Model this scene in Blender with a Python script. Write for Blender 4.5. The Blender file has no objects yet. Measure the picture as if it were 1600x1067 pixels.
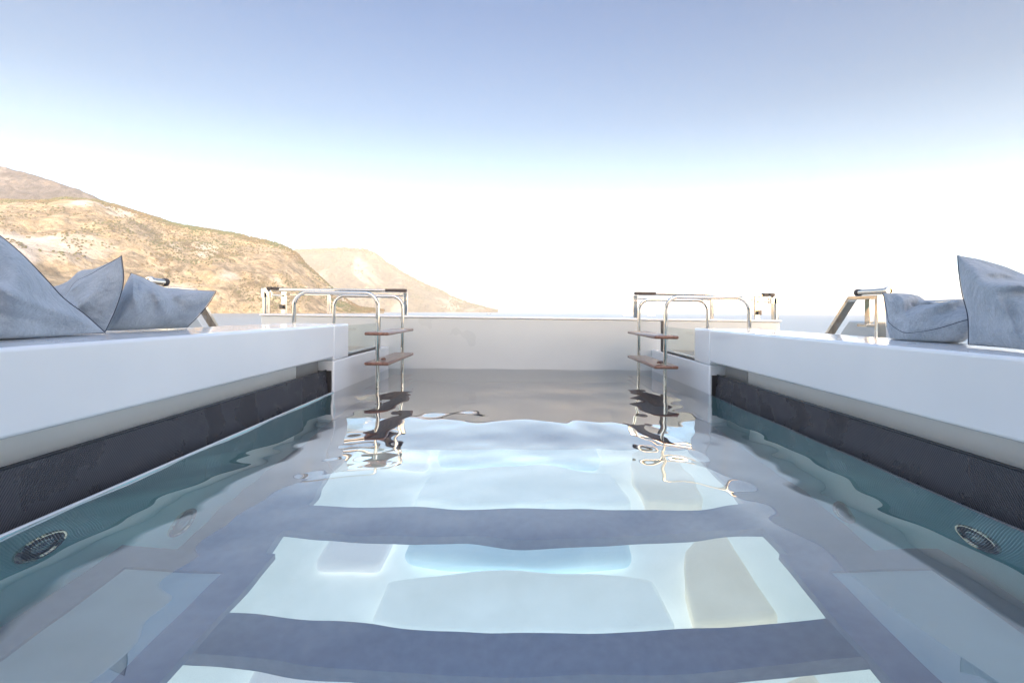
import bpy, math, random
import numpy as np
from mathutils import Vector, Matrix, noise
R = math.radians
random.seed(7)
SC = bpy.context.scene
COL = SC.collection
F = 741.0                      # focal length in px of the 1600 px photograph
CAMZ = 0.5
# ------------------------------------------------------------------ camera
cd = bpy.data.cameras.new('camera'); cam = bpy.data.objects.new('camera', cd); COL.objects.link(cam)
cd.sensor_width = 36; cd.lens = F/1600*36
cd.shift_x = -7.5/1600; cd.shift_y = -45.9/1600
cd.clip_start = 0.02; cd.clip_end = 90000
cam.matrix_world = Matrix.Translation((0, 0, CAMZ)) @ Matrix.Rotation(R(90), 4, 'X') @ Matrix.Rotation(0.0058, 4, 'Z')
SC.camera = cam
# ------------------------------------------------------------------ sky, sun, exposure
SUN_EL, SUN_AZ = R(13), R(167)       # azimuth from +Y clockwise: behind the camera, a little to the right
w = bpy.data.worlds.new('World'); SC.world = w; w.use_nodes = True
nt = w.node_tree; bg = nt.nodes['Background']
sky = nt.nodes.new('ShaderNodeTexSky'); sky.sky_type = 'NISHITA'; sky.sun_disc = False
sky.sun_elevation = SUN_EL; sky.sun_rotation = SUN_AZ
sky.air_density = 0.8; sky.dust_density = 1.6; sky.ozone_density = 3.5; sky.altitude = 10
tint = nt.nodes.new('ShaderNodeMixRGB'); tint.blend_type = 'MULTIPLY'; tint.inputs[0].default_value = 1
tint.inputs[2].default_value = (.88, .975, .985, 1); nt.links.new(sky.outputs[0], tint.inputs[1])
hs = nt.nodes.new('ShaderNodeHueSaturation'); hs.inputs['Saturation'].default_value = .90; nt.links.new(tint.outputs[0], hs.inputs['Color'])
tc = nt.nodes.new('ShaderNodeTexCoord'); sx = nt.nodes.new('ShaderNodeSeparateXYZ'); nt.links.new(tc.outputs['Generated'], sx.inputs[0])
gr = nt.nodes.new('ShaderNodeValToRGB'); el = gr.color_ramp.elements      # sky brightness from the horizon up; unseen zenith raised as added fill
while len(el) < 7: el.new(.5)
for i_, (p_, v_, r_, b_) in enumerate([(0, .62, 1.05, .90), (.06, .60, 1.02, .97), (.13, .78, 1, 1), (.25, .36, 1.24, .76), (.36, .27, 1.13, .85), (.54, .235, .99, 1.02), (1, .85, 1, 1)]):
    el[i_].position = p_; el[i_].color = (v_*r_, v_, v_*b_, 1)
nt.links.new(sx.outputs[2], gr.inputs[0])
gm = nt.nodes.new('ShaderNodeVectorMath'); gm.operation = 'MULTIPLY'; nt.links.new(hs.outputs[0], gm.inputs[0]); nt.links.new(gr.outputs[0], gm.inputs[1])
g2 = nt.nodes.new('ShaderNodeVectorMath'); g2.operation = 'SCALE'; mrb = nt.nodes.new('ShaderNodeMapRange'); mrb.interpolation_type = 'SMOOTHSTEP'                # sky half round the low sun, behind the camera, raised as added fill
for k_, v_ in ((1, .30), (2, -.55), (3, 1.8), (4, 3.7)): mrb.inputs[k_].default_value = v_
nt.links.new(sx.outputs[1], mrb.inputs[0]); nt.links.new(mrb.outputs[0], g2.inputs['Scale'])
mrc = nt.nodes.new('ShaderNodeMapRange'); nt.links.new(sx.outputs[1], mrc.inputs[0]); mrc.inputs[1].default_value = .3; mrc.inputs[2].default_value = -.55
mxc = nt.nodes.new('ShaderNodeMixRGB'); nt.links.new(mrc.outputs[0], mxc.inputs[0]); mxc.inputs[1].default_value = (1, 1, 1, 1); mxc.inputs[2].default_value = (1.40, 1.0, .73, 1)
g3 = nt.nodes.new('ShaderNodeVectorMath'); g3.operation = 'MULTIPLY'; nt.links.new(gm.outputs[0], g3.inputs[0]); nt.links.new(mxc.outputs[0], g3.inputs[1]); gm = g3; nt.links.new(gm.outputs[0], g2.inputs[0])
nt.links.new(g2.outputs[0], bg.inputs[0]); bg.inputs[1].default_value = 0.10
sl = bpy.data.lights.new('sun', 'SUN'); sl.energy = 1.6; sl.angle = R(0.5); sl.color = (1, .84, .64)
sun = bpy.data.objects.new('sun', sl); COL.objects.link(sun)
sd = Vector((math.sin(SUN_AZ)*math.cos(SUN_EL), math.cos(SUN_AZ)*math.cos(SUN_EL), math.sin(SUN_EL)))
sun.rotation_euler = (-sd).to_track_quat('-Z', 'Y').to_euler()
SC.view_settings.view_transform = 'Standard'; SC.view_settings.look = 'None'
SC.view_settings.exposure = 2.52; SC.view_settings.gamma = 1
SC.cycles.max_bounces = 14; SC.cycles.transmission_bounces = 12; SC.cycles.diffuse_bounces = 5
SC.cycles.glossy_bounces = 6; SC.cycles.transparent_max_bounces = 12; SC.cycles.volume_bounces = 1
SC.cycles.caustics_refractive = True; SC.cycles.caustics_reflective = True
SC.cycles.sample_clamp_indirect = 8

# ------------------------------------------------------------------ materials
def mat(name, base=(.8, .8, .8), rough=.5, metal=0, coat=0, spec=.5):
    m = bpy.data.materials.new(name); m.use_nodes = True
    b = m.node_tree.nodes['Principled BSDF']
    b.inputs['Base Color'].default_value = (*base, 1); b.inputs['Roughness'].default_value = rough
    b.inputs['Metallic'].default_value = metal; b.inputs['Coat Weight'].default_value = coat
    b.inputs['Coat Roughness'].default_value = .06; b.inputs['Specular IOR Level'].default_value = spec
    return m
def N(m, t, **kw):
    n = m.node_tree.nodes.new('ShaderNode'+t)
    for k, v in kw.items():
        if k in n.inputs: n.inputs[k].default_value = v
        else: setattr(n, k, v)
    return n
def L(m, a, b): m.node_tree.links.new(a, b)
def bsdf(m): return m.node_tree.nodes['Principled BSDF']
def ramp(m, fac, stops):
    r = N(m, 'ValToRGB'); e = r.color_ramp.elements
    while len(e) < len(stops): e.new(.5)
    for i, (p, c) in enumerate(stops):
        e[i].position = p; e[i].color = (*c, 1)
    L(m, fac, r.inputs[0]); return r.outputs[0]
def coords(m): return N(m, 'TexCoord').outputs['Object']
def noisy(m, scale, lo, hi, detail=4, bump=0, brough=None):
    c = coords(m); n = N(m, 'TexNoise', Scale=scale, Detail=detail); L(m, c, n.inputs['Vector'])
    if lo: L(m, ramp(m, n.outputs[0], [(.3, lo), (.7, hi)]), bsdf(m).inputs['Base Color'])
    if bump:
        b = N(m, 'Bump', Strength=bump, Distance=.01); L(m, n.outputs[0], b.inputs['Height']); L(m, b.outputs[0], bsdf(m).inputs['Normal'])
    if brough:
        mr = N(m, 'MapRange'); mr.inputs[3].default_value, mr.inputs[4].default_value = brough
        L(m, n.outputs[0], mr.inputs[0]); L(m, mr.outputs[0], bsdf(m).inputs['Roughness'])
    return m
M = {}
LOUNGE_GLOW = .15            # emission put into the cushions and liner, standing in for lounge lighting
M['gelcoat'] = noisy(mat('gelcoat', (.82, .83, .84), .22, coat=.6), 3.0, (.80, .81, .82), (.84, .845, .85), 3, 0, (.16, .30))
M['wall_paint'] = noisy(mat('wall_paint', (.6, .6, .6), .3, coat=.4), 1.3, (.51, .545, .55), (.56, .595, .60), 4, 0, (.2, .4))
M['basin'] = noisy(mat('basin', (.70, .80, .81), .35), 2.0, (.48, .92, .96), (.56, .95, .97), 3)
M['recess'] = noisy(mat('recess', (.62, .61, .58), .4), 2.5, (.74, .725, .69), (.80, .785, .75), 3)
M['recess_dark'] = mat('recess_dark', (.34, .33, .32), .4)
M['dark_stone'] = noisy(mat('dark_stone', (.10, .105, .12), .45), 30, (.12, .13, .175), (.16, .17, .22), 5, .05)
M['black'] = mat('black', (.012, .012, .016), .25)
M['bronze'] = mat('bronze', (.10, .09, .085), .4, .6)
M['chrome'] = noisy(mat('chrome', (.83, .76, .65), .08, 1), 14, None, None, 2, 0, (.04, .13))
M['lens'] = mat('lens', (.55, .60, .60), .25, .8)
M['grip'] = mat('grip', (.05, .04, .04), .5)
M['rubber'] = mat('rubber', (.03, .03, .03), .6)
M['white_panel'] = noisy(mat('white_panel', (.4, .5, .5), .4), 3, (.30, .38, .39), (.50, .62, .62), 4)
m = mat('teak', (.25, .12, .07), .35, coat=.5); c = coords(m)
mp = N(m, 'Mapping'); mp.inputs['Scale'].default_value = (60, 3, 60); L(m, c, mp.inputs[0])
n = N(m, 'TexNoise', Scale=1.0, Detail=5); L(m, mp.outputs[0], n.inputs['Vector'])
L(m, ramp(m, n.outputs[0], [(.3, (.13, .055, .035)), (.7, (.30, .15, .10))]), bsdf(m).inputs['Base Color']); M['teak'] = m
m = mat('deck_teak', (.5, .4, .3), .6); c = coords(m)
wv = N(m, 'TexWave', Scale=9.0, Distortion=0.0); L(m, c, wv.inputs['Vector'])
L(m, ramp(m, wv.outputs[0], [(0, (.10, .08, .06)), (.08, (.52, .44, .35)), (1, (.56, .48, .38))]), bsdf(m).inputs['Base Color']); M['deck_teak'] = m
# perforated / woven mesh panel of the overflow grille
m = mat('mesh_weave', (.06, .055, .07), .5, .3); c = coords(m)
mp = N(m, 'Mapping'); mp.inputs['Rotation'].default_value = (R(38), 0, 0); mp.inputs['Scale'].default_value = (1, 1, 1); L(m, c, mp.inputs[0])
wv = N(m, 'TexWave', Scale=55.0, Distortion=0.0, bands_direction='Y'); L(m, mp.outputs[0], wv.inputs['Vector'])
ns = N(m, 'TexNoise', Scale=6.0, Detail=5.0); L(m, c, ns.inputs['Vector'])
cr = ramp(m, wv.outputs[0], [(.2, (.040, .038, .046)), (.75, (.095, .093, .105))])
wet = ramp(m, ns.outputs[0], [(.45, (1, 1, 1)), (.62, (.72, .72, .76))])
mx = N(m, 'MixRGB', blend_type='MULTIPLY'); mx.inputs[0].default_value = 1; L(m, cr, mx.inputs[1]); L(m, wet, mx.inputs[2])
L(m, mx.outputs[0], bsdf(m).inputs['Base Color'])
rr = ramp(m, ns.outputs[0], [(.45, (.5, .5, .5)), (.6, (.12, .12, .12))]); L(m, rr, bsdf(m).inputs['Roughness'])
bp = N(m, 'Bump', Strength=.5, Distance=.002); L(m, wv.outputs[0], bp.inputs['Height']); L(m, bp.outputs[0], bsdf(m).inputs['Normal'])
M['mesh'] = m
# linen
m = mat('linen', (.30, .36, .43), .9, spec=.15); c = coords(m)
n1 = N(m, 'TexNoise', Scale=9.0, Detail=6.0, Roughness=.65); L(m, c, n1.inputs['Vector'])
mp = N(m, 'Mapping'); mp.inputs['Scale'].default_value = (900, 120, 120); L(m, c, mp.inputs[0])
n2 = N(m, 'TexNoise', Scale=1.0, Detail=3.0); L(m, mp.outputs[0], n2.inputs['Vector'])
c1 = ramp(m, n1.outputs[0], [(.3, (.31, .355, .405)), (.7, (.46, .505, .555))])
c2 = ramp(m, n2.outputs[0], [(.35, (.82, .82, .82)), (.65, (1, 1, 1))])
mx = N(m, 'MixRGB', blend_type='MULTIPLY'); mx.inputs[0].default_value = 1; L(m, c1, mx.inputs[1]); L(m, c2, mx.inputs[2])
L(m, mx.outputs[0], bsdf(m).inputs['Base Color'])
n3 = N(m, 'TexNoise', Scale=26.0, Detail=4.0, Distortion=1.2); L(m, c, n3.inputs['Vector'])
bp = N(m, 'Bump', Strength=.7, Distance=.012); L(m, n3.outputs[0], bp.inputs['Height'])
bp2 = N(m, 'Bump', Strength=.25, Distance=.001); L(m, n2.outputs[0], bp2.inputs['Height']); L(m, bp.outputs[0], bp2.inputs['Normal'])
L(m, bp2.outputs[0], bsdf(m).inputs['Normal']); bsdf(m).inputs['Sheen Weight'].default_value = .3
M['linen'] = m
M['piping'] = mat('piping', (.05, .06, .09), .8)
def glassy(name, tint, ior, gloss_col=(1, 1, 1), rough=0.0):
    m = bpy.data.materials.new(name); m.use_nodes = True; t = m.node_tree
    t.nodes.remove(bsdf(m)); out = t.nodes['Material Output']
    fr = N(m, 'Fresnel'); fr.inputs['IOR'].default_value = ior
    tr = N(m, 'BsdfTransparent'); tr.inputs[0].default_value = (*tint, 1)
    gl = N(m, 'BsdfGlossy'); gl.inputs['Roughness'].default_value = rough
    mx = N(m, 'MixShader'); g_ = N(m, 'NewGeometry'); k_ = N(m, 'Math', operation='SUBTRACT'); k_.inputs[0].default_value = 1; L(m, g_.outputs['Backfacing'], k_.inputs[1])
    k2 = N(m, 'Math', operation='MULTIPLY'); L(m, k_.outputs[0], k2.inputs[0]); L(m, fr.outputs[0], k2.inputs[1])
    L(m, k2.outputs[0], mx.inputs[0]); L(m, tr.outputs[0], mx.inputs[1]); L(m, gl.outputs[0], mx.inputs[2])
    L(m, mx.outputs[0], out.inputs['Surface']); return m
M['glass'] = glassy('glass', (.90, .93, .92), 1.45)
M['floor_glass'] = glassy('floor_glass', (.93, .97, .97), 1.12)
# pool water: refraction + Fresnel mirror + teal absorption
m = bpy.data.materials.new('pool_water'); m.use_nodes = True; t = m.node_tree; t.nodes.remove(bsdf(m)); out = t.nodes['Material Output']
geo = N(m, 'NewGeometry'); ir = N(m, 'Mix'); ir.inputs[2].default_value = 1.6; ir.inputs[3].default_value = 1.333
L(m, geo.outputs['Backfacing'], ir.inputs[0])
fr = N(m, 'Fresnel'); L(m, ir.outputs[0], fr.inputs['IOR'])
mrf = N(m, 'MapRange'); [mrf.inputs[k_].__setattr__('default_value', v_) for k_, v_ in ((1, .075), (2, .27), (3, .31), (4, .76))]; L(m, fr.outputs[0], mrf.inputs[0])
mfr = N(m, 'Mix'); L(m, geo.outputs['Backfacing'], mfr.inputs[0]); L(m, mrf.outputs[0], mfr.inputs[2]); L(m, fr.outputs[0], mfr.inputs[3])
rf = N(m, 'BsdfRefraction', IOR=1.333, Roughness=0.0); gl = N(m, 'BsdfGlossy'); gl.inputs['Roughness'].default_value = 0
mx = N(m, 'MixShader'); L(m, mfr.outputs[0], mx.inputs[0]); L(m, rf.outputs[0], mx.inputs[1]); L(m, gl.outputs[0], mx.inputs[2])
L(m, mx.outputs[0], out.inputs['Surface'])
ab = N(m, 'VolumeAbsorption', Density=.14); ab.inputs[0].default_value = (.30, .80, .86, 1); L(m, ab.outputs[0], out.inputs['Volume'])
M['water'] = m
# sea
m = mat('sea', (.30, .33, .34), .35, spec=.5); c = coords(m)
mp = N(m, 'Mapping'); mp.inputs['Scale'].default_value = (1, 1, 1); L(m, c, mp.inputs[0])
n = N(m, 'TexNoise', Scale=.35, Detail=6.0, Roughness=.6); L(m, mp.outputs[0], n.inputs['Vector'])
bp = N(m, 'Bump', Strength=1.0, Distance=.9); L(m, n.outputs[0], bp.inputs['Height']); L(m, bp.outputs[0], bsdf(m).inputs['Normal'])
M['sea'] = m
def hillmat(name, gold, pale, dark, rockc, s=1.0):
    m = mat(name, gold, .9, spec=.1); c = coords(m)
    a = N(m, 'TexNoise', Scale=.006*s, Detail=8.0, Roughness=.6); L(m, c, a.inputs['Vector'])
    b_ = N(m, 'TexNoise', Scale=.05*s, Detail=6.0, Roughness=.7); L(m, c, b_.inputs['Vector'])
    ca = ramp(m, a.outputs[0], [(.35, gold), (.5, pale), (.60, gold)])
    mr = ramp(m, b_.outputs[0], [(.40, (0, 0, 0)), (.62, (1, 1, 1))])
    mx = N(m, 'MixRGB'); L(m, mr, mx.inputs[0]); mx.inputs[2].default_value = (*dark, 1); L(m, ca, mx.inputs[1])
    d_ = N(m, 'TexNoise', Scale=.018*s, Detail=9.0, Roughness=.72, Distortion=.8); L(m, c, d_.inputs['Vector'])
    dr = ramp(m, d_.outputs[0], [(.40, (.45, .43, .40)), (.5, (.85, .85, .85)), (.60, (1.0, .93, .80))])
    mm = N(m, 'MixRGB', blend_type='MULTIPLY'); mm.inputs[0].default_value = 1; L(m, mx.outputs[0], mm.inputs[1]); L(m, dr, mm.inputs[2]); mx = mm
    # bare rock patches
    g = N(m, 'TexNoise', Scale=.0032*s, Detail=5.0, Roughness=.55, Distortion=.6); L(m, c, g.inputs['Vector'])
    gr = ramp(m, g.outputs[0], [(.55, (0, 0, 0)), (.62, (1, 1, 1))])
    v = N(m, 'TexNoise', Scale=.03*s, Detail=8.0, Roughness=.75); L(m, c, v.inputs['Vector'])
    rc = ramp(m, v.outputs[0], [(.35, tuple(.62*x for x in rockc)), (.6, rockc)])
    m2 = N(m, 'MixRGB'); L(m, gr, m2.inputs[0]); L(m, mx.outputs[0], m2.inputs[1]); L(m, rc, m2.inputs[2])
    L(m, m2.outputs[0], bsdf(m).inputs['Base Color'])
    bp = N(m, 'Bump', Strength=1.0, Distance=14.0); L(m, b_.outputs[0], bp.inputs['Height']); L(m, bp.outputs[0], bsdf(m).inputs['Normal'])
    return m
M['hill'] = hillmat('hill', (.38, .30, .20), (.47, .40, .30), (.24, .20, .13), (.58, .53, .48))
M['mountain'] = hillmat('mountain', (.095, .09, .10), (.15, .14, .145), (.06, .06, .07), (.46, .42, .38), .9)
M['headland'] = hillmat('headland', (.15, .125, .085), (.20, .17, .12), (.085, .08, .05), (.30, .27, .22), .7)
m = mat('scrub', (.07, .075, .035), .9, spec=.1); oi = N(m, 'TexNoise', Scale=.01, Detail=2.0); L(m, coords(m), oi.inputs['Vector'])
L(m, ramp(m, oi.outputs[0], [(.35, (.12, .085, .04)), (.65, (.07, .085, .03))]), bsdf(m).inputs['Base Color']); M['scrub'] = m
M['ship_white'] = mat('ship_white', (.75, .75, .73), .4)
M['ship_dark'] = mat('ship_dark', (.06, .07, .09), .3)
def add_glow(m, e):  # emission in the base colour, as if room light fell on it
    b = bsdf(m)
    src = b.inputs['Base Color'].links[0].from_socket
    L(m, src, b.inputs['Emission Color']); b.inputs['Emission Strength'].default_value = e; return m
M['cushion_blue'] = add_glow(noisy(mat('cushion_blue', (.45, .58, .66), .8), 7, (.42, .56, .65), (.50, .63, .70), 4), LOUNGE_GLOW)
M['cushion_white'] = add_glow(noisy(mat('cushion_white', (.78, .78, .75), .8), 9, (.74, .74, .71), (.82, .82, .80), 4), LOUNGE_GLOW)
M['cushion_sand'] = add_glow(noisy(mat('cushion_sand', (.74, .64, .50), .8), 7, (.70, .60, .46), (.78, .69, .56), 4), LOUNGE_GLOW)
M['cushion_rose'] = add_glow(noisy(mat('cushion_rose', (.68, .60, .60), .8), 7, (.70, .65, .66), (.76, .71, .71), 4), LOUNGE_GLOW)

# ------------------------------------------------------------------ mesh helpers
HEEL = 0.0065      # the yacht heels a touch to starboard: everything built on it shares the tilt
PCX = 0.032        # centre line of the pool
class MB:
    def __init__(s): s.v = []; s.f = []
    def add(s, vs, fs):
        o = len(s.v); s.v += [tuple(x) for x in vs]; s.f += [tuple(i+o for i in f) for f in fs]; return s
    def box(s, x0, x1, y0, y1, z0, z1):
        if x0 > x1: x0, x1 = x1, x0
        v = [(x, y, z) for z in (z0, z1) for y in (y0, y1) for x in (x0, x1)]
        return s.add(v, [(0, 2, 3, 1), (4, 5, 7, 6), (0, 1, 5, 4), (2, 6, 7, 3), (0, 4, 6, 2), (1, 3, 7, 5)])
    def prism(s, pts, axis, a, b):
        """pts: 2D outline; extruded along axis from a to b."""
        def P(p, q):
            return {'x': (q, p[0], p[1]), 'y': (p[0], q, p[1]), 'z': (p[0], p[1], q)}[axis]
        n = len(pts); v = [P(p, a) for p in pts]+[P(p, b) for p in pts]
        f = [tuple(range(n))[::-1], tuple(range(n, 2*n))]+[(i, (i+1) % n, n+(i+1) % n, n+i) for i in range(n)]
        return s.add(v, f)
    def tube(s, path, r, n=12, rr=None, closed=False, cap=True):
        P = [Vector(p) for p in path]; k = len(P); rings = []
        up = None
        for i in range(k):
            if closed: d = P[(i+1) % k]-P[i-1]
            else: d = (P[min(i+1, k-1)]-P[max(i-1, 0)])
            d.normalize()
            if up is None:
                up = d.orthogonal().normalized()
            up = (up-d*up.dot(d)).normalized(); sd_ = d.cross(up)
            ri = rr[i] if rr else r
            rings.append([P[i]+(up*math.cos(a)+sd_*math.sin(a))*ri for a in [2*math.pi*j/n for j in range(n)]])
        v = [p for q in rings for p in q]; f = []
        for i in range(k if closed else k-1):
            for j in range(n):
                a, b = i*n+j, i*n+(j+1) % n; c, d = ((i+1) % k)*n+(j+1) % n, ((i+1) % k)*n+j
                f.append((a, b, c, d))
        if cap and not closed: f += [tuple(range(n))[::-1], tuple((k-1)*n+j for j in range(n))]
        return s.add(v, f)
    def lathe(s, prof, origin, axis, n=28):
        """prof: (radius, distance along axis)"""
        ax = Vector(axis).normalized(); u = ax.orthogonal().normalized(); w_ = ax.cross(u); o = Vector(origin)
        v = [o+ax*h+(u*math.cos(a)+w_*math.sin(a))*max(r, 1e-4) for r, h in prof for a in [2*math.pi*j/n for j in range(n)]]
        f = [(i*n+j, i*n+(j+1) % n, (i+1)*n+(j+1) % n, (i+1)*n+j) for i in range(len(prof)-1) for j in range(n)]
        return s.add(v, f)
    def build(s, name, m, root=None, bevel=0, smooth=False, ship=True, seg=2, auto=None):
        me = bpy.data.meshes.new(name)
        off = Vector(root.location) if root is not None else Vector((0, 0, 0))
        if root is not None and root.get('off'): off = Vector(root['off'])
        vs = [(x-off.x, y-off.y, (z-(HEEL*(x-PCX) if ship else 0))-off.z) for x, y, z in s.v]
        me.from_pydata(vs, [], s.f); me.validate(); me.update()
        import bmesh
        b = bmesh.new(); b.from_mesh(me); bmesh.ops.recalc_face_normals(b, faces=b.faces); b.to_mesh(me); b.free()
        o = bpy.data.objects.new(name, me); COL.objects.link(o); me.materials.append(m)
        if root is not None: o.parent = root
        if bevel:
            mod = o.modifiers.new('bevel', 'BEVEL'); mod.width = bevel; mod.segments = seg; mod.limit_method = 'ANGLE'; mod.angle_limit = R(35)
            smooth = True
        if smooth:
            for p in me.polygons: p.use_smooth = True
            if not bevel or True:
                try: me.set_sharp_from_angle(angle=R(auto or 40))
                except Exception: pass
        return o
def tag(o, label=None, cat=None, group=None, kind=None):
    for k, v in (('label', label), ('category', cat), ('group', group), ('kind', kind)):
        if v: o[k] = v
    return o
def thing(name, label, cat, loc, group=None):
    o = bpy.data.objects.new(name, None); COL.objects.link(o); o.location = loc; o.empty_display_size = .1
    return tag(o, label, cat, group)
def arc(c, r, a0, a1, n, f):
    return [f(c[0]+r*math.cos(a0+(a1-a0)*i/n), c[1]+r*math.sin(a0+(a1-a0)*i/n)) for i in range(n+1)]
HW = 1.148        # half width of the pool
YE = 4.15         # far wall of the pool
Y0 = -1.0         # near end of the pool, behind the camera
ZT, ZS = .409, .207    # coaming top, underside of the coaming above the overflow slot
YC, YS = 3.153, 2.90   # far end of the coaming, far end of the slot
BX = lambda s, x: PCX+s*x

# ------------------------------------------------------------------ SEA and land
def plane_obj(name, x0, x1, y0, y1, z, m, kind='structure', ship=False):
    o = MB().add([(x0, y0, z), (x1, y0, z), (x1, y1, z), (x0, y1, z)], [(0, 1, 2, 3)]).build(name, m, ship=ship)
    return tag(o, kind=kind)
SEA_Z = -8.0
plane_obj('sea', -40000, 40000, -12000, 60000, SEA_Z, M['sea'])

def interp(tab, x):
    xs = [p[0] for p in tab]; ys = [p[1] for p in tab]
    return float(np.interp(x, xs, ys))
def fbm(x, y, s, o, seed=0):
    return noise.fractal(Vector((x*s+seed, y*s, seed*1.7)), .9, 2.1, o)
def terrain(name, tab, rs, rr, m, x0, x1, nu, nt_, rough, seed, prof=.8, tmax=1.5):
    """silhouette table in photo pixels; every column runs from the shore (rs) over the crest (rr) and down the back."""
    V = []; Fc = []; info = []
    for i in range(nu+1):
        px = x0+(x1-x0)*i/nu; u = (px-807.5)
        top = (487.6-interp(tab, px)+.0058*(-u))/F     # height / depth, roll undone
        Rr, Rs = interp(rr, px), interp(rs, px); H = top*Rr+CAMZ-SEA_Z
        for j in range(nt_+1):
            t = tmax*j/nt_; D = Rs+(Rr-Rs)*t; X, Y = u/F*D, D
            if t <= 1: h = H*(t**prof*(1-.0*t))
            else: h = H*max(0, 1-((t-1)/(tmax-1))**1.6*.9)
            env = min(1, t*6)*min(1, H/60)
            e2 = 1-math.exp(-((t-1)/.12)**2)*.8
            h += (fbm(X, Y, 1/420, 5, seed)*rough*1.0+fbm(X, Y, 1/90, 4, seed+5)*rough*.22)*env*e2
            h += fbm(X, Y, 1/35, 3, seed+9)*rough*.06*env
            ridge = abs(fbm(X, Y, 1/260, 3, seed+13)); h -= ridge*rough*.5*env*e2
            V.append((X, Y, SEA_Z-1+max(h, 0)))
        info.append(H)
    for i in range(nu):
        for j in range(nt_):
            a = i*(nt_+1)+j; Fc.append((a, a+nt_+1, a+nt_+2, a+1))
    o = MB().add(V, Fc).build(name, m, ship=False, smooth=True, auto=75)
    tag(o, kind='structure'); return o, V, nt_
mt_tab = [(-700, 262), (-300, 240), (-100, 245), (0, 266), (25, 274), (60, 284), (110, 297), (150, 314), (175, 326), (220, 345), (330, 385), (450, 440)]
hill_tab = [(-700, 330), (-200, 330), (0, 320), (60, 322), (100, 317), (150, 321), (190, 330), (235, 343), (270, 353), (300, 357), (370, 367),
            (420, 378), (450, 389), (465, 400), (480, 418), (500, 436), (520, 455), (545, 474), (560, 482), (600, 487)]
head_tab = [(380, 430), (430, 402), (465, 394), (500, 392), (540, 390), (572, 391), (588, 398), (605, 412), (640, 432), (665, 445), (690, 455), (705, 464), (730, 473), (760, 481), (775, 484.5)]
mtn, _, _ = terrain('mountain', mt_tab, [(-700, 1600), (450, 1750)], [(-700, 2250), (450, 2250)], M['mountain'], -620, 450, 200, 70, 75, 3.3, .9)
hill, HV, hn = terrain('hillside', hill_tab, [(-700, 700), (0, 900), (450, 1500), (600, 1800)], [(-700, 1500), (0, 1700), (450, 1950), (600, 1900)], M['hill'], -620, 600, 420, 120, 34, 8.1, .72)
head, DV, dn = terrain('headland', head_tab, [(380, 4600), (780, 5500)], [(380, 6000), (780, 5650)], M['headland'], 380, 778, 240, 60, 42, 14.2, .75)
# scrub and pines on the slopes: thousands of small crowns, nobody could count them
def scrub(name, V, nt_, cnt, smin, smax, crest, seed):
    rnd = random.Random(seed); mb = MB(); t_ = (1+5**.5)/2
    ico = [Vector(p).normalized() for p in [(-1, t_, 0), (1, t_, 0), (-1, -t_, 0), (1, -t_, 0), (0, -1, t_), (0, 1, t_), (0, -1, -t_), (0, 1, -t_), (t_, 0, -1), (t_, 0, 1), (-t_, 0, -1), (-t_, 0, 1)]]
    fc = [(0, 11, 5), (0, 5, 1), (0, 1, 7), (0, 7, 10), (0, 10, 11), (1, 5, 9), (5, 11, 4), (11, 10, 2), (10, 7, 6), (7, 1, 8), (3, 9, 4), (3, 4, 2), (3, 2, 6), (3, 6, 8), (3, 8, 9), (4, 9, 5), (2, 4, 11), (6, 2, 10), (8, 6, 7), (9, 8, 1)]
    nu = len(V)//(nt_+1)-1; k = 0; tries = 0
    while k < cnt and tries < cnt*30:
        tries += 1
        i = rnd.randrange(nu); tt = rnd.random()
        if rnd.random() < crest: tt = 1-abs(rnd.gauss(0, .05))
        j = min(nt_-1, int(tt*nt_/1.5)); a = i*(nt_+1)+j
        fx, fy = rnd.random(), rnd.random()
        p = Vector(V[a])*(1-fx)*(1-fy)+Vector(V[a+nt_+1])*fx*(1-fy)+Vector(V[a+1])*(1-fx)*fy+Vector(V[a+nt_+2])*fx*fy
        if p.z < SEA_Z+4: continue
        if tt < .93 and fbm(p.x, p.y, 1/160, 3, seed) < rnd.random()*.55-.12: continue
        s_ = rnd.uniform(smin, smax)*(1.25 if tt > .93 else 1)
        mb.add([p+Vector((q.x*s_*rnd.uniform(.7, 1.3), q.y*s_*rnd.uniform(.7, 1.3), s_*.45+q.z*s_*rnd.uniform(.6, 1.15))) for q in ico], fc); k += 1
    o = mb.build(name, M['scrub'], ship=False); return tag(o, kind='stuff')
scrub('hillside_scrub', HV, hn, 15000, 1.5, 3.6, .22, 5)
scrub('headland_scrub', DV, dn, 2600, 5, 10, .12, 11)

# ------------------------------------------------------------------ yacht: decks and hull around the pool
dk = MB()
for s in (-1, 1):
    dk.box(BX(s, 1.57), BX(s, 2.3), -3.0, 3.16, -.20, .0)                    # side decks outside the coaming
    dk.box(BX(s, HW+.03), BX(s, 2.3), 3.16, YE-.003, .10, .185)              # raised bays by the ladders
tag(dk.build('deck', M['deck_teak'], bevel=0), kind='structure')
tag(MB().box(-2.6, 2.66, YE+.13, 9.0, -.5, -.1).build('foredeck', M['deck_teak']), kind='structure')
hull = tag(MB().prism([(-2.6, -1.9), (-2.6, -.21), (2.66, -.21), (2.66, -1.9)], 'y', 4.4, 9.0).build('yacht_hull', M['gelcoat']),
           'white hull and foredeck of the yacht beyond the pool wall', 'yacht hull')
bh = thing('end_wall', 'long low white wall closing the far end of the pool', 'wall', (PCX, YE, 0))
MB().box(BX(-1, 2.275), BX(1, 2.275), YE, YE+.13, -.75, .440).build('panel', M['wall_paint'], bh, bevel=.012, seg=3)
MB().box(BX(-1, 2.285), BX(1, 2.285), YE-.01, YE+.15, .4405, .458).build('cap_rail', M['gelcoat'], bh, bevel=.008, seg=3)
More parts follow.
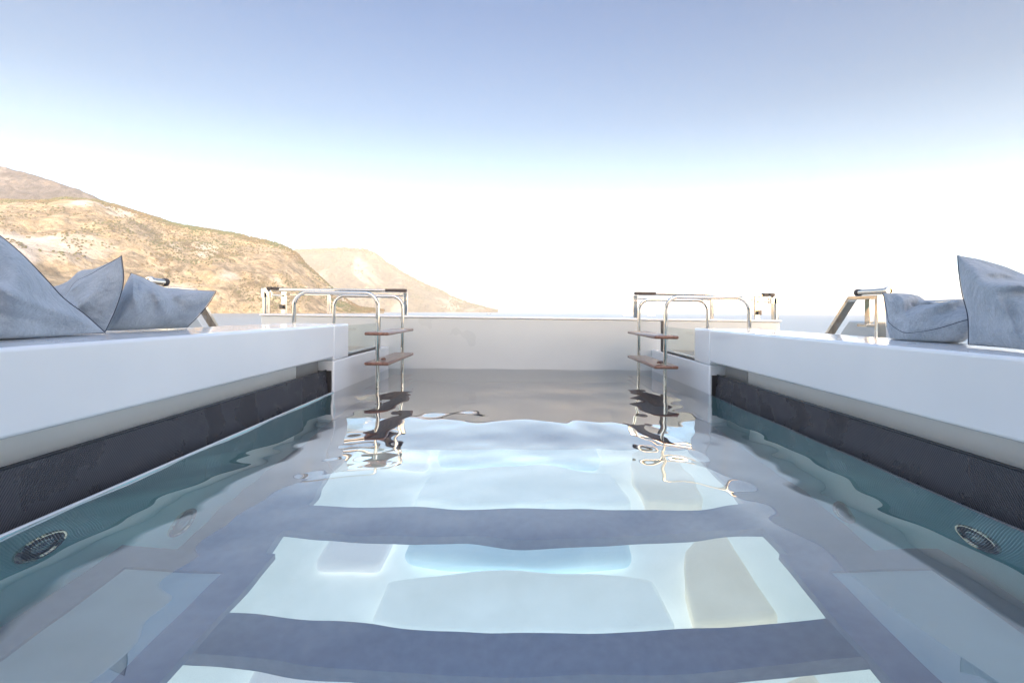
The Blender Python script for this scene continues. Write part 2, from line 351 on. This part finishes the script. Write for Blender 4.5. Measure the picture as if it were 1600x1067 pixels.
# deckhouse behind the camera: it keeps the low sun off the pool
dh = thing('deckhouse', 'white deckhouse of the yacht standing behind the pool', 'deckhouse', (0, -3.2, 0))
MB().box(-4.6, 4.9, -6.5, -3.0, -.3, .9).build('lower_wall', M['gelcoat'], dh, bevel=.03)
MB().box(-4.5, 4.8, -6.4, -3.15, .9, 2.05).build('window_band', M['black'], dh)
MB().box(-4.8, 5.1, -6.6, -2.7, 2.05, 2.35).build('roof', M['gelcoat'], dh, bevel=.04)

# ------------------------------------------------------------------ pool basin
ZF, ZB = -.70, -.40
pb = thing('pool_basin', 'pale teal pool basin with dark framed glass windows in its floor', 'pool', (PCX, 1.5, ZF))
for s in (-1, 1):
    MB().box(BX(s, HW), BX(s, HW+.007), Y0, YS, -1.15, -.004).build('side_wall', M['basin'], pb)
    MB().box(BX(s, HW-.001), BX(s, HW+.0075), Y0, YS, -.0038, .0022).build('weir_edge', M['gelcoat'], pb, bevel=.002)
MB().box(BX(-1, HW+.03), BX(1, HW+.03), Y0-.03, Y0, -1.15, .2).build('near_wall', M['basin'], pb)
fl = MB()
WX = .86
rows = [(.30, .98), (1.27, 1.70), (1.86, 2.50), (2.66, 3.30)]
ys = [Y0]+[v for r_ in rows[1:3] for v in r_]+[YE]
ys = [Y0, .45, 1.16, 1.29, 1.70, 1.86, 2.48, YE]
fl.box(BX(-1, HW), BX(-1, WX), Y0, YE, ZF-.05, ZF); fl.box(BX(1, HW), BX(1, WX), Y0, YE, ZF-.05, ZF)
for a, b in ((Y0, .50), (1.17, 1.30), (1.70, 1.87), (2.50, YE)): fl.box(BX(-1, WX), BX(1, WX), a, b, ZF-.05, ZF)
fl.build('floor_frame', M['dark_stone'], pb)
for a, b in ((.50, 1.17), (1.30, 1.70), (1.87, 2.50)):
    MB().box(BX(-1, WX)-.01, BX(1, WX)+.01, a-.01, b+.01, ZF-.044, ZF-.03).build('floor_window', M['floor_glass'], pb)
# wells under the floor windows, pale cushioned liners glowing in place of room lamps
wl = MB()
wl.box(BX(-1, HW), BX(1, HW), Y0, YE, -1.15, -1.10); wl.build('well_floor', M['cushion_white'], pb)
for k, (a, b, lab) in enumerate(((1.56, 2.12, 'under the middle floor window'), (2.22, 2.95, 'under the farthest floor window'), (.72, 1.48, 'under the nearest floor window'))):
    sf = thing('daybed', f'pale padded daybed with blue and sand cushions {lab}', 'daybed', (PCX, (a+b)/2, -1.1), 'daybeds below the pool floor')
    ym = a+(b-a)*.42
    base_ = [(-.50, a)]+[(x_, ym+.09*math.cos(x_*3.4)-.04) for x_ in [-.48+.96*i/14 for i in range(15)]]+[(.50, a)]
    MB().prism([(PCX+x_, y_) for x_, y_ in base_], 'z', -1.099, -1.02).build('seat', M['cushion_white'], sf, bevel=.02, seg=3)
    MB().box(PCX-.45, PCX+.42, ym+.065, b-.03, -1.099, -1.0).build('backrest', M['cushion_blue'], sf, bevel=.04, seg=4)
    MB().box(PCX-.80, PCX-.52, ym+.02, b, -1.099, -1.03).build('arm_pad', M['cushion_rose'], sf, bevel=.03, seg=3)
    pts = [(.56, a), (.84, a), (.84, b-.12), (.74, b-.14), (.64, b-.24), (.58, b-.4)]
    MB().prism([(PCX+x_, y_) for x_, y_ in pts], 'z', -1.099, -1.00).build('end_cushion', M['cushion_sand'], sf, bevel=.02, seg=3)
# benches along both sides of the near half, dark frame with inset pale panel
for s in (-1, 1):
    bn = MB(); xi, xo = .70, HW-.022; fw = .085
    bn.box(BX(s, .93), BX(s, xo), Y0, 1.25, ZF+.003, ZB-.0305)
    b_ = bn.build('bench', M['dark_stone'], pb)
    fr_ = MB(); fr_.box(BX(s, xi), BX(s, xi+fw), Y0, 1.315, ZB-.03, ZB); fr_.box(BX(s, xo-fw), BX(s, xo), Y0, 1.315, ZB-.03, ZB)
    fr_.box(BX(s, xi+fw), BX(s, xo-fw), 1.315-fw, 1.315, ZB-.03, ZB)
    fr_.build('bench_frame', M['dark_stone'], pb)
    MB().box(BX(s, xi+fw), BX(s, xo-fw), Y0, 1.315-fw, ZB-.03, ZB-.012).build('bench_panel', M['white_panel'], pb)
# pool lights
for s in (-1, 1):
    for (y, z) in (((1.114, -.170), (1.583, -.567)) if s < 0 else ((1.21, -.19), (1.70, -.61))):
        o = (BX(s, HW), y, z); ax = (-s, 0, 0)
        rim = MB().lathe([(.062, 0), (.062, .005), (.058, .009), (.052, .009), (.048, .004)], o, ax).build('pool_light', M['chrome'], pb, smooth=True)
        groove = MB().lathe([(.048, .0035), (.030, .0035)], o, ax).build('groove', M['bronze'], pb, smooth=True); groove.parent = rim
        lens = MB().lathe([(.030, .003), (.029, .008), (.022, .010), (.018, .006), (.010, .005), (0, .005)], o, ax).build('lens', M['lens'], pb, smooth=True)
        lens.parent = rim
# ------------------------------------------------------------------ pool water
WN = []
rw = random.Random(21)
for k in range(26):
    lam = .13*(1.13**k)*rw.uniform(.9, 1.1)
    if lam > 1.5: lam = rw.uniform(.3, .8)
    a = rw.uniform(0, math.pi); sl_ = .0066*(lam/.35)**.15
    WN.append((math.cos(a)*2*math.pi/lam, math.sin(a)*2*math.pi/lam*.95, rw.uniform(0, 6.28), sl_*lam/(2*math.pi)))
for k in range(16):
    lam = rw.uniform(.055, .13); a = rw.uniform(0, math.pi)
    WN.append((math.cos(a)*2*math.pi/lam, math.sin(a)*2*math.pi/lam, rw.uniform(0, 6.28), 0.0006*lam/(2*math.pi)))
def wave(X, Y):
    z = np.zeros_like(X)
    Xw = X+.05*np.sin(2.3*Y+1)+.03*np.sin(5.1*X+2*Y); Yw = Y+.06*np.sin(2.9*X+.5)+.03*np.sin(4.3*Y)
    for kx, ky, ph, am in WN: z += am*np.sin(kx*Xw+ky*Yw+ph)
    return z
nx, ny = 200, 470
xs = np.linspace(BX(-1, HW+.009), BX(1, HW+.009), nx+1); yy = np.linspace(Y0-.015, YE+.05, ny+1)
XX, YY = np.meshgrid(xs, yy); ZZ = wave(XX, YY)
V = list(zip(XX.ravel().tolist(), YY.ravel().tolist(), ZZ.ravel().tolist())); Fq = []
for j in range(ny):
    for i in range(nx):
        a = j*(nx+1)+i; Fq.append((a, a+1, a+nx+2, a+nx+1))
loop = [i for i in range(nx+1)]+[j*(nx+1)+nx for j in range(1, ny+1)]+[ny*(nx+1)+i for i in range(nx-1, -1, -1)]+[j*(nx+1) for j in range(ny-1, 0, -1)]
base = len(V)
V += [(V[i][0], V[i][1], -1.12) for i in loop]; nl = len(loop)
for k in range(nl): Fq.append((loop[k], base+k, base+(k+1) % nl, loop[(k+1) % nl]))
Fq.append(tuple(base+k for k in range(nl)))
wt = MB().add(V, Fq).build('pool_water', M['water'], ship=False, smooth=True, auto=50); tag(wt, kind='structure')

# ------------------------------------------------------------------ coamings
for s, side in ((-1, 'left'), (1, 'right')):
    cm = thing('pool_coaming', f'long white glossy coaming with dark mesh overflow slot on the {side} of the pool', 'pool surround', (BX(s, HW), 1, 0), 'white coamings along the pool')
    # lid: front fascia + top; pads widen near the cushions
    prof = [(0, ZS), (0, ZT), (.41, ZT), (.41, ZS-.02), (.30, ZS-.02), (.30, ZS+.0)]
    sh = MB()
    pts = [(BX(s, HW+a), b) for a, b in [(0, ZS), (0, ZT), (.41, ZT), (.41, ZS-.03), (.24, ZS-.03), (.24, ZS)]]
    sh.prism(pts, 'y', Y0-1.6, YS)
    sh.box(BX(s, HW), BX(s, HW+.41), YS, YC, .188, ZT)
    sh2 = sh.build('shell', M['gelcoat'], cm, bevel=.011, seg=3)
    MB().box(BX(s, HW+.4101), BX(s, 2.15), Y0-1.6, 2.1, ZT-.05, ZT-.0015).build('sun_pad_base', M['gelcoat'], cm, bevel=.01)
    MB().box(BX(s, HW), BX(s, HW+.16), YS, YE-.002, -.75, .1875).build('lower_wall', M['gelcoat'], cm, bevel=.009, seg=3)
    # recess behind the overflow
    MB().box(BX(s, HW+.10), BX(s, HW+.115), Y0, YS-.281, -.12, ZS-.001).build('recess_back', M['recess'], cm)
    MB().box(BX(s, HW+.096), BX(s, HW+.115), YS-.28, YS-.003, -.12, ZS-.001).build('recess_stop', M['recess_dark'], cm)
    MB().box(BX(s, HW+.0135), BX(s, HW+.16), YS-.008, YS-.0005, -.05, .128).build('end_plate', M['bronze'], cm)
    MB().prism([(BX(s, HW+.010), -.12), (BX(s, HW+.095), -.12), (BX(s, HW+.095), -.05), (BX(s, HW+.010), -.05)], 'y', Y0, YS-.002).build('gutter', M['black'], cm)
    g = MB(); z0, z1 = -.02, .127; xa, xb = HW+.030, HW+.045
    g.prism([(BX(s, xa), z0), (BX(s, xb), z1), (BX(s, xb+.012), z1), (BX(s, xa+.012), z0)], 'y', Y0, YS-.003)
    g.build('grille', M['mesh'], cm)
    e = MB().tube([(BX(s, xb+.003), Y0, z1+.003), (BX(s, xb+.003), YS-.004, z1+.003)], .005, 8).build('grille_trim', M['black'], cm, smooth=True)
    e = MB().tube([(BX(s, xa-.003), Y0, z0), (BX(s, xa-.003), YS-.004, z0)], .004, 8).build('lower_trim', M['chrome'], cm, smooth=True)
    # the slot gap behind the grille
    MB().prism([(BX(s, xb+.014), z1-.03), (BX(s, HW+.095), z1-.03), (BX(s, HW+.095), z1-.010), (BX(s, xb+.014), z1-.010)], 'y', Y0, YS-.3).build('slot_floor', M['black'], cm)

# ------------------------------------------------------------------ ladders
def ladder(s, label):
    t = thing('pool_ladder', label, 'ladder', (BX(s, .947), 3.45, 0), 'pool ladders')
    for y in (3.12, 3.80):
        xa, xb, zt, r = BX(s, .947), BX(s, 1.497), .612, .085
        path = [(xa, y, -.66), (xa, y, -.3), (xa, y, 0), (xa, y, .3)]
        path += [(xa+s*(r-r*math.cos(a)), y, zt-r+r*math.sin(a)) for a in [math.pi/2*i/8 for i in range(9)]]
        path += [(xa+(xb-xa)*.5, y, zt)]
        path += [(xb-s*(r-r*math.sin(a)), y, zt-r+r*math.cos(a)) for a in [math.pi/2*i/8 for i in range(9)]]
        path += [(xb, y, .4), (xb, y, .186)]
        rl = MB().tube(path, .0125, 14).build('rail', M['chrome'], t, smooth=True, auto=60)
        fl_ = MB().lathe([(0, 0), (.035, 0), (.035, .008), (.016, .012), (.016, .02)], (xb, y, .186), (0, 0, 1)).build('base_flange', M['chrome'], t, smooth=True)
        fl_.parent = rl; fl_.matrix_parent_inverse = Matrix()
    for z in (.336, .140, -.07, -.28, -.49):
        MB().box(BX(s, .866), BX(s, 1.025), 3.085, 3.845, z, z+.022).build('tread', M['teak'], t, bevel=.009, seg=3)
        if z == .140: MB().lathe([(0, 0), (.016, 0), (.016, .01), (.008, .014)], (BX(s, .93), 3.2, z+.026), (0, 0, 1), 14).build('bolt', M['teak'], t, smooth=True)
    return t
ladder(-1, 'chrome pool ladder with wooden treads on the left, in front of the hills')
ladder(1, 'chrome pool ladder with wooden treads on the right, in front of open sea')

# glass screens standing on the low walls behind the ladders
for s, side in ((-1, 'left'), (1, 'right')):
    t = thing('glass_screen', f'low clear glass screen with dark post beside the {side} ladder', 'glass screen', (BX(s, HW+.03), 3.4, .19), 'low glass screens')
    MB().box(BX(s, HW+.030), BX(s, HW+.040), YC+.004, 3.94, .20, .395).build('pane', M['glass'], t)
    MB().box(BX(s, HW+.020), BX(s, HW+.050), YC+.004, 3.94, .188, .2).build('base_channel', M['bronze'], t)
    MB().box(BX(s, HW+.026), BX(s, HW+.044), 3.941, 3.975, .188, .440).build('post', M['bronze'], t, bevel=.003)

# guard rails standing on the end wall
def guard(s, label):
    t = thing('guard_rail', label, 'guard rail', (BX(s, 1.7), YE+.06, .45), 'guard rails')
    y = YE+.06; zt = .672; zb = .459
    MB().box(BX(s, 1.05), BX(s, 2.20), y-.016, y+.016, zt-.012, zt+.014).build('top_rail', M['chrome'], t, bevel=.009, seg=3)
    MB().box(BX(s, 1.05), BX(s, 2.08), y+.03, y+.042, zt-.045, zt-.035).build('lower_rail', M['chrome'], t, bevel=.003)
    g = MB().box(BX(s, 1.01), BX(s, 1.20), y-.022, y+.022, zt-.008, zt+.020).build('grip', M['grip'], t, bevel=.01, seg=3)
    for x, wd in ((1.02, .022), (1.70, .016), (2.10, .026)):
        p = MB().box(BX(s, x-wd/1.2), BX(s, x+wd/1.2), y-.012, y+.012, zb, zt-.0125).build('post', M['chrome'], t, bevel=.004)
        MB().box(BX(s, x-.036), BX(s, x+.036), y-.03, y+.03, zb-.001, zb+.008).build('foot_plate', M['chrome'], p, bevel=.003)
    for c_ in COL.objects:
        if c_.name.startswith('foot_plate') and c_.parent and c_.parent.name.startswith('post') and not c_.get('fx'):
            c_['fx'] = 1
    # gate post with hinge and latch at the outboard end
    gp = MB().tube([(BX(s, 2.26), y, zb), (BX(s, 2.26), y, .60)], .030, 20).build('gate_post', M['chrome'], t, smooth=True)
    MB().lathe([(0, .0), (.040, .0), (.040, .07), (.036, .085), (0, .085)], (BX(s, 2.26), y, .60), (0, 0, 1)).build('post_cap', M['chrome'], t, smooth=True)
    MB().tube([(BX(s, 2.205), y-.03, .60), (BX(s, 2.205), y-.03, .65)], .022, 16).build('hinge', M['chrome'], t, smooth=True)
    MB().tube([(BX(s, 2.21), y-.03, .625), (BX(s, 2.10), y-.03, .618)], .009, 10).build('latch', M['chrome'], t, smooth=True)
    for dx in (2.165, 2.218):
        MB().box(BX(s, dx-.022), BX(s, dx+.022), y-.035, y+.01, .668, .694).build('latch_cap', M['grip'], t, bevel=.004)
    MB().box(BX(s, 2.085), BX(s, 2.118), y-.05, y-.035, .50, .54).build('catch', M['bronze'], t, bevel=.003)
guard(-1, 'polished guard rail with black grip on the wall end below the hills')
guard(1, 'polished guard rail with black grip on the wall end facing the boats')

# bulwarks and their sloping rails outboard of the coaming
for s, side in ((-1, 'left'), (1, 'right')):
    far = 'under the hills' if s < 0 else 'before the open sea'
    b = thing('bulwark', f'white bulwark with a sloping end on the {side} {far}', 'bulwark', (BX(s, 2.3), 1, 0), 'side bulwarks')
    MB().prism([(-3, -.4), (3.75, -.4), (3.75, .05), (3.335, .468), (-3, .468)], 'x', BX(s, 2.30), BX(s, 2.42)).build('panel', M['wall_paint'], b, bevel=.012, seg=3)
    MB().box(BX(s, 2.26), BX(s, 2.30), 2.92, 2.99, .0, .45).build('pillar', M['gelcoat'], b, bevel=.008)
    t = thing('side_rail', f'flat steel side rail with sloping leg, {side} side {far}', 'side rail', (BX(s, 2.0), 2.7, 0), 'side rails')
    X = 1.97; fw, ft = .018, .05
    def bar(p, q, nm, m_=M['chrome']):
        (ya, za), (yb, zb_) = p, q; d = Vector((0, yb-ya, zb_-za)).normalized(); n_ = Vector((0, -d.z, d.y))*.011
        mb = MB(); vs = []
        for (y_, z_) in (p, q):
            for k_ in (1, -1):
                for x_ in (X-ft/2, X+ft/2): vs.append((BX(s, x_), y_+n_.y*k_, z_+n_.z*k_))
        mb.add(vs, [(0, 1, 3, 2), (4, 6, 7, 5), (0, 4, 5, 1), (2, 3, 7, 6), (0, 2, 6, 4), (1, 5, 7, 3)])
        return mb.build(nm, m_, t, bevel=.003)
    bar((2.83, .607), (3.37, .02), 'sloping_leg'); bar((2.62, .607), (2.839, .607), 'top_bar'); bar((2.612, .618), (2.612, 0), 'near_leg')
    MB().box(BX(s, X+.05), BX(s, X+.075), 2.76, 2.80, .45, .602).build('strut', M['chrome'], t, bevel=.003)
    MB().box(BX(s, X+.02), BX(s, X+.34), 2.74, 2.82, .44, .456).build('strut_foot', M['chrome'], t, bevel=.003)
    hz_, hy = (.638, 2.77) if s > 0 else (.640, 2.60)
    hr = MB().tube([(BX(s, X), hy, hz_), (BX(s, X), hy-(.22 if s > 0 else .10), hz_)], .017, 18).build('handrail', M['chrome'], t, smooth=True)
    MB().lathe([(0, 0), (.021, 0), (.021, .02), (.016, .024)], (BX(s, X), hy+.02, hz_), (0, -1, 0)).build('end_cap', M['grip'], t, smooth=True)
    MB().lathe([(.012, .0), (.024, 0), (.024, .018), (.020, .022), (.012, .022)], (BX(s, X), hy-(.205 if s > 0 else .085), hz_), (0, -1, 0)).build('end_ring', M['chrome'], t, smooth=True)
    MB().tube([(BX(s, X+.03), 2.50, .572), (BX(s, X+.03), -2.5, .572)], .012, 12).build('long_rail', M['chrome'], t, smooth=True)

# ------------------------------------------------------------------ boats
def boat(px, D, L_, kind, label, rot=0, w_=None):
    u = px-807.5; x = u/F*D
    t = thing('motor_yacht' if kind == 2 else 'small_boat', label, 'yacht' if kind == 2 else 'boat', (x, D, SEA_Z))
    h = L_*.09; hull_ = MB(); pts = []
    secs = [(-.5, .8), (-.3, 1), (0, 1), (.25, .85), (.4, .5), (.5, .03)]
    bw = L_*.1; vs = []; fs = []
    for a, b_ in secs:
        sheer = h*(1+.35*max(0, a+.1)); vs += [(a*L_, -bw*b_, sheer), (a*L_, -bw*b_*.7, -.4), (a*L_, bw*b_*.7, -.4), (a*L_, bw*b_, sheer)]
    for i in range(5):
        for j in range(4): fs.append((4*i+j, 4*i+(j+1) % 4, 4*i+4+(j+1) % 4, 4*i+4+j))
    fs += [(0, 3, 2, 1), (20, 21, 22, 23)]
    V_ = [(p[0]+x, p[1]+D, p[2]+SEA_Z) for p in vs]
    MB().add(V_, fs).build('hull', M['ship_white'] if kind != 1 else M['ship_dark'], t, ship=False)
    def bx(nm, a, b_, z0, z1, m_, wd=.8):
        MB().prism([(x+a*L_, SEA_Z+z0*h), (x+b_*L_, SEA_Z+z0*h), (x+(b_-.03)*L_, SEA_Z+z1*h), (x+a*L_, SEA_Z+z1*h)], 'y', D-bw*wd, D+bw*wd).build(nm, m_, t, ship=False)
    if kind == 2:
        bx('main_deck', -.38, .28, 1.02, 1.75, M['ship_white']); bx('window_band', -.36, .24, 1.2, 1.55, M['ship_dark'], .82)
        bx('upper_deck', -.30, .16, 1.76, 2.45, M['ship_white'], .7); bx('upper_windows', -.28, .12, 1.95, 2.25, M['ship_dark'], .72)
        bx('mast', -.06, -.02, 2.46, 3.3, M['ship_white'], .1)
    else:
        bx('cabin', -.2, .15, 1.02, 1.9, M['ship_white']); bx('windscreen', .02, .14, 1.3, 1.7, M['ship_dark'], .82)
boat(986, 1500, 50, 2, 'white motor yacht far out behind the right pool ladder')
boat(1018, 1400, 22, 0, 'small pale boat just right of the far motor yacht')
boat(764, 1700, 17, 1, 'small dark boat off the tip of the headland')

# ------------------------------------------------------------------ cushions
def px2w(px, py, Y):
    u, v = px-807.5, py-487.6; u2 = u+.0058*v; v2 = v-.0058*u
    return np.array([u2/F*Y, Y, CAMZ-v2/F*Y])
def crv(pts, n):
    """Catmull-Rom through the given points, n+1 samples"""
    P = np.array(pts, float); k = len(P)-1; out = []
    for i in range(n+1):
        t = i/n*k; j = min(int(t), k-1); f = t-j
        p0, p1, p2, p3 = P[max(j-1, 0)], P[j], P[j+1], P[min(j+2, k)]
        out.append(.5*((2*p1)+(-p0+p2)*f+(2*p0-5*p1+4*p2-p3)*f*f+(-p0+3*p1-3*p2+p3)*f**3))
    return np.array(out)
def cushion(label, top, right, bottom, left, fb, bb, folds=(), backfolds=(), seed=1, wr=.0035, power=.68, snap=.03):
    """seam loop given side by side (top and bottom left to right, sides top to bottom); front and back sheets bulge from it.
    fb / bb: bulge vectors of the two sheets; folds: (s0,t0,s1,t1,width,height) ridges and valleys of the cloth"""
    n = 56
    T, B, L_, R_ = [crv([px2w(*p) for p in q], n) for q in (top, bottom, left, right)]
    for P_ in (B, L_[-1:], R_[-1:]):
        f_ = ZT+.003-HEEL*(P_[:, 0]-PCX); nr = P_[:, 2] < f_+snap; P_[nr, 2] = f_[nr]
    L_[-1] = B[0]; R_[-1] = B[-1]
    S, TT = np.meshgrid(np.linspace(0, 1, n+1), np.linspace(0, 1, n+1)); S3, T3 = S[..., None], TT[..., None]
    C = (1-T3)*T[None]+T3*B[None]+(1-S3)*L_[:, None]+S3*R_[:, None]
    C -= (1-S3)*(1-T3)*T[0]+S3*(1-T3)*T[-1]+(1-S3)*T3*B[0]+S3*T3*B[-1]
    prof = (np.sin(np.pi*S)*np.sin(np.pi*TT)).clip(0)**power
    def fold(fl):
        H_ = np.zeros_like(S)
        for (s0, t0, s1, t1, wd, hh) in fl:
            dx, dy = s1-s0, t1-t0; q = ((S-s0)*dx+(TT-t0)*dy)/(dx*dx+dy*dy); qc = q.clip(0, 1)
            d = np.hypot(S-s0-qc*dx, TT-t0-qc*dy); end = np.sin(np.pi*(.12+.76*qc))
            H_ += hh*np.exp(-(d/wd)**2)*end
        return H_
    def wr_(sd_):
        o = np.zeros_like(S)
        for i in range(n+1):
            for j in range(n+1):
                a_, b_ = S[i, j], TT[i, j]
                c_ = math.atan2(min(b_, 1-b_)+.02, min(a_, 1-a_)+.02)
                o[i, j] = noise.fractal(Vector((c_*3.2+sd_, a_*2.0, b_*2.0+sd_*2)), 1, 2, 4)+.8*(.5-abs(noise.noise(Vector((a_*4+sd_, b_*3+c_*2, 3*sd_)))))
        return o
    fbv, bbv = np.array(fb)*1.35, np.array(bb)*1.2
    nf = fbv/np.linalg.norm(fbv); nb = bbv/np.linalg.norm(bbv)
    env = (np.sin(np.pi*S)*np.sin(np.pi*TT)).clip(0)**.4
    Fm = C+prof[..., None]*fbv+((fold(folds)*2.9+wr_(seed)*wr*3.4)*env)[..., None]*nf
    Bm = C+prof[..., None]*bbv+((fold(backfolds)+wr_(seed+4)*wr*2.2)*env)[..., None]*nb
    nv = (n+1)**2; iF = np.arange(nv).reshape(n+1, n+1); iB = iF.copy(); inner = np.zeros((n+1, n+1), bool); inner[1:-1, 1:-1] = True
    iB[inner] = nv+np.arange(inner.sum())
    X = np.concatenate([Fm.reshape(-1, 3), Bm[inner]])
    fz = ZT+.001-HEEL*(X[:, 0]-PCX); low = X[:, 2] < fz+.012
    X[low, 2] = fz[low]+.012*np.exp((X[low, 2]-fz[low]-.012)/.012)*1.0
    X[:, 2] = np.maximum(X[:, 2], fz)
    Q = []
    for I, fl_ in ((iF, 0), (iB, 1)):
        a_, b_, c_, d_ = I[:-1, :-1].ravel(), I[:-1, 1:].ravel(), I[1:, 1:].ravel(), I[1:, :-1].ravel()
        Q.append(np.stack([a_, d_, c_, b_] if fl_ == 0 else [a_, b_, c_, d_], 1))
    Q = np.concatenate(Q)
    base_ = (X[iF[n, 0]]+X[iF[n, n]])/2; base_[2] = ZT-HEEL*(base_[0]-PCX)
    root = thing('cushion', label, 'cushion', tuple(base_.tolist()), 'grey blue linen cushions')
    mb = MB(); mb.v = [tuple(p) for p in X]; mb.f = [tuple(int(i) for i in f) for f in Q]
    o = mb.build('cover', M['linen'], root, ship=False, smooth=True, auto=170)
    md = o.modifiers.new('sub', 'SUBSURF'); md.levels = 1; md.render_levels = 1
    ring = list(iF[0, :])+list(iF[1:, n])+list(iF[n, :-1][::-1])+list(iF[1:-1, 0][::-1])
    MB().tube([tuple(X[i]) for i in ring], .0014, 6, closed=True).build('piping', M['piping'], root, ship=False, smooth=True)
    return root
# left side
cushion('grey blue linen cushion lying low nearest the left ladder',
        [(205, 427, 1.84), (221, 433, 1.86), (237, 441, 1.92), (257, 451, 2.0), (285, 453, 2.05), (338, 455, 2.06)],
        [(338, 455, 2.06), (327, 474, 2.05), (310, 494, 2.06), (290, 514, 2.08)],
        [(164, 520, 1.72), (205, 520.5, 1.80), (250, 518, 1.95), (290, 514, 2.08)],
        [(205, 427, 1.84), (195, 449, 1.81), (181, 484, 1.76), (164, 520, 1.72)],
        (.065, -.10, .012), (-.07, .06, .04), [(.45, .05, .75, .80, .07, .018), (.58, .05, .85, .6, .05, -.014), (.10, .1, .40, .7, .06, .010), (.2, .05, .33, .5, .035, -.008), (.9, .1, .6, .5, .04, .008)], (), 2)
cushion('grey blue cushion with a pointed ear, squeezed behind the biggest left cushion',
        [(20, 420, 1.62), (60, 462, 1.66), (97, 465, 1.66), (118, 441, 1.66), (145, 427, 1.66), (190, 400, 1.64)],
        [(190, 400, 1.64), (193, 440, 1.63), (182, 480, 1.63), (164, 519, 1.63)],
        [(30, 525, 1.5), (80, 522, 1.55), (120, 520, 1.6), (164, 519, 1.63)],
        [(20, 420, 1.62), (15, 450, 1.60), (20, 490, 1.55), (30, 525, 1.5)],
        (.035, -.05, -.01), (-.05, .07, .085), [(.95, .1, .5, .75, .09, .012), (.6, .2, .75, .9, .06, -.012), (.5, .3, .62, .7, .05, .012)], (), 3)
cushion('biggest grey blue linen cushion at the left edge of the view',
        [(-430, 330, 1.0), (-300, 300, 1.05), (-180, 305, 1.12), (-100, 318, 1.2), (-30, 345, 1.30)],
        [(-30, 345, 1.30), (30, 393, 1.38), (72, 436, 1.44), (100, 466, 1.48), (134, 492, 1.52), (165, 520, 1.56)],
        [(-420, 610, .86), (-250, 575, 1.0), (-100, 546, 1.16), (20, 530, 1.32), (100, 524, 1.44), (165, 520, 1.56)],
        [(-430, 330, 1.0), (-450, 420, .98), (-440, 520, .92), (-420, 610, .86)],
        (.10, -.10, .0), (-.09, .09, .0), [(.98, .2, .62, .92, .07, .030), (.70, .0, .70, .75, .11, -.022), (.55, .25, .95, .85, .05, .016), (.5, .6, .9, .95, .05, -.012)], (), 5)
# right side
cushion('smaller slumped blue linen cushion by the right handrail',
        [(1379, 458, 1.92), (1405, 460, 1.92), (1434, 464, 1.92), (1459, 479, 1.92), (1490, 476, 1.86), (1545, 452, 1.72)],
        [(1545, 452, 1.72), (1545, 470, 1.66), (1540, 485, 1.6), (1530, 496, 1.54)],
        [(1388, 503, 1.88), (1403, 515, 1.84), (1420, 520, 1.78), (1462, 514, 1.68), (1506, 501, 1.58), (1530, 496, 1.54)],
        [(1379, 458, 1.92), (1383, 472, 1.91), (1386, 488, 1.90), (1388, 503, 1.88)],
        (-.03, -.055, .028), (.02, .06, -.16), [(.5, .0, .18, .75, .07, -.016), (.85, .15, .45, .7, .10, .022), (.12, .1, .25, .8, .05, .012), (.35, .35, .62, .42, .05, -.016)], (), 7, snap=.004)
cushion('big upright blue linen cushion at the right edge of the view',
        [(1496, 399, 1.56), (1520, 407, 1.56), (1560, 423, 1.54), (1605, 443, 1.50), (1690, 470, 1.40), (1800, 400, 1.22)],
        [(1800, 400, 1.22), (1790, 450, 1.16), (1790, 510, 1.08), (1800, 575, 1.0)],
        [(1513, 538, 1.50), (1560, 545, 1.40), (1610, 551, 1.28), (1700, 561, 1.13), (1800, 575, 1.0)],
        [(1496, 399, 1.56), (1498, 425, 1.55), (1503, 458, 1.53), (1512, 495, 1.51), (1513, 538, 1.50)],
        (-.075, -.11, .0), (.08, .08, .07), [(.22, .42, .50, .22, .05, .022), (.24, .30, .5, .12, .05, -.024), (.06, .05, .3, .85, .07, .010), (.15, .8, .5, .9, .04, .010), (.3, .55, .42, .95, .05, -.010)], (), 9)

# ------------------------------------------------------------------ haze
hz = MB().box(-42000, 42000, -13000, 62000, SEA_Z-1, 700).build('haze', M['sea'], ship=False); tag(hz, kind='stuff')
m = bpy.data.materials.new('haze'); m.use_nodes = True; t = m.node_tree; t.nodes.remove(bsdf(m))
pv = N(m, 'VolumePrincipled'); pv.inputs['Density'].default_value = 0.000085; pv.inputs['Color'].default_value = (.97, .96, .95, 1)
pv.inputs['Anisotropy'].default_value = 0.0
L(m, pv.outputs[0], t.nodes['Material Output'].inputs['Volume']); hz.data.materials[0] = m
